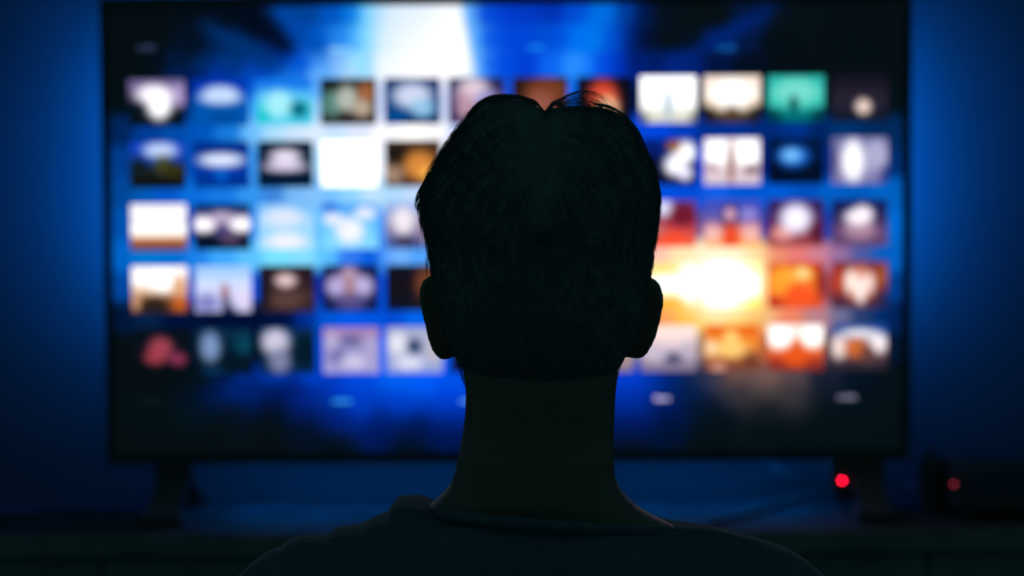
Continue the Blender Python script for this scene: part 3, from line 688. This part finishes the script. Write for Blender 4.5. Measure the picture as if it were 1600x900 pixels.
# arms resting on the thighs, legs
sh = {-1: at(392, 930, Y0).x, 1: at(1268, 930, Y0).x}
def arm_pts(s):
    x = sh[s]
    return [Vector((x - s * .016, Y0 - .012, .905)), Vector((x + s * .012, Y0 + .0, .80)), Vector((x + s * .035, Y0 + .06, .67)), Vector((x - s * .02, Y0 + .18, .645)), Vector((x - s * .075, Y0 + .29, .640))]
ARM_R = [.042, .042, .040, .036, .026]
def leg_pts(s): return [Vector((oc + s * .085, Y0 + .0, SEAT + .085)), Vector((oc + s * .12, Y0 + .24, SEAT + .075)), Vector((oc + s * .145, Y0 + .46, SEAT + .06)), Vector((oc + s * .145, Y0 + .47, .30)), Vector((oc + s * .145, Y0 + .46, .10))]
LEG_R = [.083, .075, .058, .052, .037]
for s in (-1, 1):
    body.chain(arm_pts(s), ARM_R)
    body.chain(leg_pts(s), LEG_R)
    body.chain([leg_pts(s)[-1], Vector((oc + s * .15, Y0 + .52, .045)), Vector((oc + s * .16, Y0 + .61, .032))], [.036, .034, .026])
    w = arm_pts(s)[-1]
    for k, (ln, off) in enumerate([(.072, -.027), (.082, -.009), (.077, .009), (.062, .026)]):
        b = w + Vector((off * .6, .02, -.002)); kn = w + Vector((off, .085, -.006))
        body.chain([b, kn], [.013, .0105], 10)
        p1 = kn + Vector((off * .08, ln * .48, -.004)); p2 = p1 + Vector((off * .05, ln * .32, -.012)); p3 = p2 + Vector((0, ln * .2, -.010))
        body.chain([kn, p1, p2, p3], [.0098, .0088, .008, .007], 10)
    tb = w + Vector((-s * .016, .025, -.006))
    body.chain([tb, tb + Vector((-s * .024, .035, -.008)), tb + Vector((-s * .032, .065, -.012))], [.013, .010, .008], 10)
bme = fused(body, 0.003, 3, 0.5)
bm = bmesh.new(); bm.from_mesh(bme)
face = [v for v in bm.verts if v.co.y > Y0 + .03 and HC.z - .16 < v.co.z < HC.z + .03]
for _ in range(14): bmesh.ops.smooth_vert(bm, verts=face, factor=0.5, use_axis_x=True, use_axis_y=True, use_axis_z=True)
bm.to_mesh(bme); bm.free()
bo = link('body', bme, M['skin'], person, True)
for s in (-1, 1):
    e = MB().ball(fp(.032 * s, -.026, .0785), .0120, 18, 12).build('eye', M['eye'], person, True)
    MB().ball(fp(.032 * s, -.026, .0882), (.0052, .0034, .0052), 14, 8).build('iris', M['iris'], e, True)

# shirt: trunk with short sleeves, its collar ring
shirt = MB()
shirt.loft(trunk(0.0, 480, False))
for s in (-1, 1):
    a = arm_pts(s); e = a[1].lerp(a[2], 0.35)
    shirt.chain([a[0], a[1], e], [.056, .055, .052], 24)
def ridge(pix, dy, r):                   # folds in the cloth over the shoulders
    P_ = spline([at(x, y, Y0 + dy) for x, y in pix], 6); n_ = len(P_)
    shirt.tube(P_, [r * (0.35 + 0.65 * math.sin(math.pi * (k + .5) / n_)) for k in range(n_)], 10)
ridge([(1040, 829), (1080, 834), (1125, 841), (1165, 850), (1195, 857)], -.034, .0050)
ridge([(510, 851), (530, 850), (550, 853), (575, 860)], -.032, .0045)
ridge([(578, 830), (600, 827), (630, 824), (655, 826)], -.030, .0045)
ridge([(604, 818), (620, 816), (650, 819)], -.026, .0040)
so = link('shirt', fused(shirt, 0.0019, 2, 0.3), M['shirt'], person, True)
# collar band lying round the neck
cr = []
cL, cRr = at(668, 787, Y0), at(1040, 815, Y0)
cm = (cL + cRr) / 2; chw = (cRr.x - cL.x) / 2
for k in range(48):
    a = 2 * math.pi * k / 48
    x = cm.x + chw * math.cos(a); y = Y0 - 0.012 + 0.090 * math.sin(a)
    z = np.interp(math.cos(a), [-1, 1], [cL.z, cRr.z]) - 0.004 - 0.012 * max(0, math.sin(a)) + 0.012 * max(0, -math.sin(a))
    cr.append((x, y, z))
cring = []
for k in range(48):
    p = Vector(cr[k]); o = Vector((math.cos(2 * math.pi * k / 48), math.sin(2 * math.pi * k / 48), 0))
    cring.append([p + o * (0.004 * math.cos(b) ) + Vector((0, 0, 0.0045 * math.sin(b))) for b in np.linspace(0, 2 * math.pi, 12, endpoint=False)])
cring.append(cring[0])
MB().loft(cring, False).build('collar', M['shirt'], so, True)

# trousers and shoes
tr = MB()
tr.ball((oc, Y0 - 0.01, SEAT + .10), (.165, .098, .10), 28, 16)
for s in (-1, 1): tr.chain(leg_pts(s), [r + .009 for r in LEG_R[:3]] + [.064, .056], 24)
link('trousers', fused(tr, 0.006, 2), M['trouser'], person, True)
for s in (-1, 1):
    sh_ = MB().chain([Vector((oc + s * .145, Y0 + .445, .06)), Vector((oc + s * .15, Y0 + .52, .05)), Vector((oc + s * .16, Y0 + .63, .038))], [.052, .046, .038], 20)
    sh_.box((oc + s * .152 - .046, Y0 + .40, .0), (oc + s * .152 + .046, Y0 + .67, .03), .012)
    link('shoe', fused(sh_, 0.005, 2), M['shoe'], person, True)

# ------------------------------------------------------------------ hair
def hair_mask(P):
    """1 where hair grows: over the top, the back and the sides above the ears"""
    q = P - np.array(HC); y = q[:, 1]; z = q[:, 2]
    # hairline height rises towards the face
    line = np.interp(y, [-.1, -.05, -.02, .0, .03, .06, .085, .1], [-.118, -.118, -.112, -.05, -.012, .02, .048, .052])
    return np.clip((z - line) / 0.008, 0, 1)
def cap_radius(d):
    rh, rs = head_radius(d, rho_hair, 0.010), head_radius(d, rho_skin)
    P = np.array(HC) + d * rs[:, None]
    m = hair_mask(P)
    ph = np.arctan2(d[:, 2], d[:, 0])
    wob = 0.0004 * np.sin(ph * 61 + 5 * d[:, 1]) * np.sin(ph * 23 + 9 * d[:, 1])
    return np.where(m > 0, rs - 0.003 + (rh - 0.0012 - rs + 0.003 + wob) * m, rs - 0.003)
cv, cf = star_mesh(320, 120, cap_radius)
hair = MB().add(cv, cf)
bvh = BVHTree.FromPolygons([Vector(v) for v in cv], cf)
def surf(d):
    h = bvh.ray_cast(HC + d * 0.4, -d)
    return (h[0] - HC).length if h[0] is not None else 0.09
HV, HF = [], []
def strand(pts, r0, r1=0.00003):
    n = len(pts); base = len(HV)
    for i, p in enumerate(pts):
        t = (pts[min(i + 1, n - 1)] - pts[max(i - 1, 0)]).normalized()
        a = t.cross(Vector((0.31, 0.9, 0.2))).normalized(); b = t.cross(a)
        u = i / (n - 1); r = r0 * (1 - u) ** 0.6 + r1 if u > 0.3 else r0
        for k in range(3):
            an = 2 * math.pi * k / 3
            HV.append(tuple(p + (a * math.cos(an) + b * math.sin(an)) * r))
    for i in range(n - 1):
        for k in range(3):
            HF.append((base + i * 3 + k, base + i * 3 + (k + 1) % 3, base + (i + 1) * 3 + (k + 1) % 3, base + (i + 1) * 3 + k))
down = Vector((0, -0.15, -1)).normalized()
rnd = random.Random(11)
n_str = 0
while n_str < 7000:
    d = Vector((rnd.gauss(0, 1), rnd.gauss(0, 1), rnd.gauss(0, 1))).normalized()
    P = np.array([HC + d * surf(d)])
    if hair_mask(P)[0] < 0.6: continue
    hgt = P[0][2] - HC.z
    # short at sides and nape, longer on top
    L = 0.010 + 0.032 * max(0.0, min(1.0, (hgt + .03) / .10)) * rnd.uniform(.7, 1.2)
    lift = rnd.uniform(0.0000, 0.0018) * (1.6 if rnd.random() < .12 else 0.8)
    side = Vector((math.copysign(1, d.x - 0.01), rnd.uniform(-.4, .4), -0.1))
    aim = (down * max(0.15, 0.8 - hgt * 5) + side * max(0.0, hgt * 7) + Vector((rnd.gauss(0, .18), rnd.gauss(0, .18), rnd.gauss(0, .18)))).normalized()
    tan = (aim - d * aim.dot(d)).normalized()
    if not (abs(tan.length - 1) < .1): continue
    pts = []
    for k in range(6):
        s = k / 5; ang = s * L / 0.09
        dd = (d * math.cos(ang) + tan * math.sin(ang)).normalized()
        r = surf(dd)
        pts.append(HC + dd * (r - 0.001 + 0.0012 * s + lift * math.sin(s * 2.2)))
    strand(pts, rnd.uniform(.00012, .00022)); n_str += 1

def px_strand(pix, dy, r, jit=0.0, n=7):
    pts = [at(x + rnd.gauss(0, jit), y + rnd.gauss(0, jit), Y0 + dy) for x, y in pix]
    strand(spline(pts, n), r)
# the looser tuft right of the parting
for k in range(62):
    h = 1 - (1 - rnd.random()) ** 1.5; dy = rnd.uniform(-.035, .035); sx = rnd.gauss(0, 3)
    peak = 141.5 + 27 * h; x0 = 853 + rnd.uniform(-3, 8)
    px_strand([(x0 - 4, 190), (x0, 176), (867 + sx, 162 - 3 * (1 - h)), (884 + sx, peak + 8 - 3 * h), (908 + sx * 2, peak), (932 + sx * 2, peak + 5 + 2 * h), (953 + sx, peak + 19 + 2 * h), (972 + sx, 186 + 4 * h), (984 + sx, 202)], dy, rnd.uniform(.00011, .00026), 0.5)
for off in (0, 1.2, 2.1, 3.0):
    px_strand([(856, 172), (872, 158 + off), (890, 147 + off), (908, 141.5 + off), (922, 142.5 + off), (935, 147.5 + off), (944, 154 + off)], .0 + off * .002, .00024, .25)
px_strand([(930, 145), (940, 150), (946, 157), (950, 164)], .004, .0001, .2)
# right shoulder of the tuft
for k in range(60):
    o = rnd.uniform(-4, 5)
    px_strand([(930 + o, 163 + o * .4), (955 + o, 168 + o * .4), (978 + o * .7, 183 + o * .4), (996 + o * .5, 206), (1012 + o * .4, 236 + o)], rnd.uniform(-.03, .03), rnd.uniform(.0001, .00022), .8)
# left tuft and the strays down the left side
for k in range(70):
    o = rnd.uniform(-3, 2.5)
    px_strand([(850, 174), (835, 160 + o), (812, 153 + o), (788, 150.5 + o), (765, 153 + o), (745, 164 + o), (728, 183 + o)], rnd.uniform(-.03, .03), rnd.uniform(.0001, .0002), .8)
for k in range(80):
    t = rnd.random(); o = rnd.uniform(-4.5, 3)
    a = np.interp(t, [0, 1], [735, 690]); 
    px_strand([(a + o, np.interp(a, [690, 735], [238, 176]) + o), (a - 15 + o, np.interp(a - 14, [670, 735], [268, 176])), (a - 30 + o, np.interp(a - 28, [655, 735], [292, 176]) + o)], rnd.uniform(-.02, .02), rnd.uniform(.0001, .0002), .7)
px_strand([(728, 188), (716, 193), (707, 197), (701, 203)], .0, .00012, .2)
px_strand([(724, 192), (714, 196), (708, 203)], .01, .0001, .2)
for k in range(44):
    o = rnd.uniform(-1, 8)
    px_strand([(668 + o, 270), (659 + o, 287), (651 + o, 303), (647.5 + o, 317 + rnd.uniform(-3, 3)), (649 + o, 328 + rnd.uniform(-4, 5))], rnd.uniform(-.015, .015), rnd.uniform(.00012, .0002), .6)
for k in range(34):
    o = rnd.uniform(-1, 6)
    px_strand([(653 + o, 318), (653.5 + o, 333), (656 + o, 350), (660 + o, 372 + rnd.uniform(-8, 8))], rnd.uniform(-.015, .015), rnd.uniform(.0001, .00017), .8)
px_strand([(660, 340), (657, 362), (652, 378), (652.5, 390), (658, 396), (664, 395)], .0, .00012, .2)
for k in range(40):                      # fuzz over the left ear and at the right temple
    y = rnd.uniform(360, 425); px_strand([(669, y - 6), (665.5 + rnd.uniform(-1.5, 2), y + 4), (667 + rnd.uniform(-1.5, 2), y + 14)], rnd.uniform(-.01, .01), .00009, .3, 4)
    y = rnd.uniform(300, 420); xx = np.interp(y, [300, 328, 357, 398, 431], [1031, 1031, 1028, 1021, 1017])
    px_strand([(xx - 2, y - 6), (xx + 1.0, y + 3), (xx + rnd.uniform(-1.5, 1.5), y + 11)], rnd.uniform(-.01, .01), .00009, .3, 4)
for k in range(70):                      # stubble at the nape below the ears
    y = rnd.uniform(562, 598); xx = np.interp(y, [560, 575, 602], [716, 719, 728])
    px_strand([(xx + 5, y - 8), (xx + rnd.uniform(-2, 1.5), y), (xx + 1 + rnd.uniform(-3, 2), y + 9)], rnd.uniform(-.02, .01), .0001, .4, 4)
    if k < 40:
        y = rnd.uniform(558, 588); xx = np.interp(y, [555, 581, 596], [972, 966, 964])
        px_strand([(xx - 5, y - 8), (xx + rnd.uniform(-1, 2), y), (xx - 1 + rnd.uniform(-2, 2), y + 8)], rnd.uniform(-.02, .01), .0001, .4, 4)
hair.add(HV, HF)
hm = bpy.data.meshes.new('hair'); hm.from_pydata(hair.v, [], hair.f)
link('hair', hm, M['hair'], person, True)
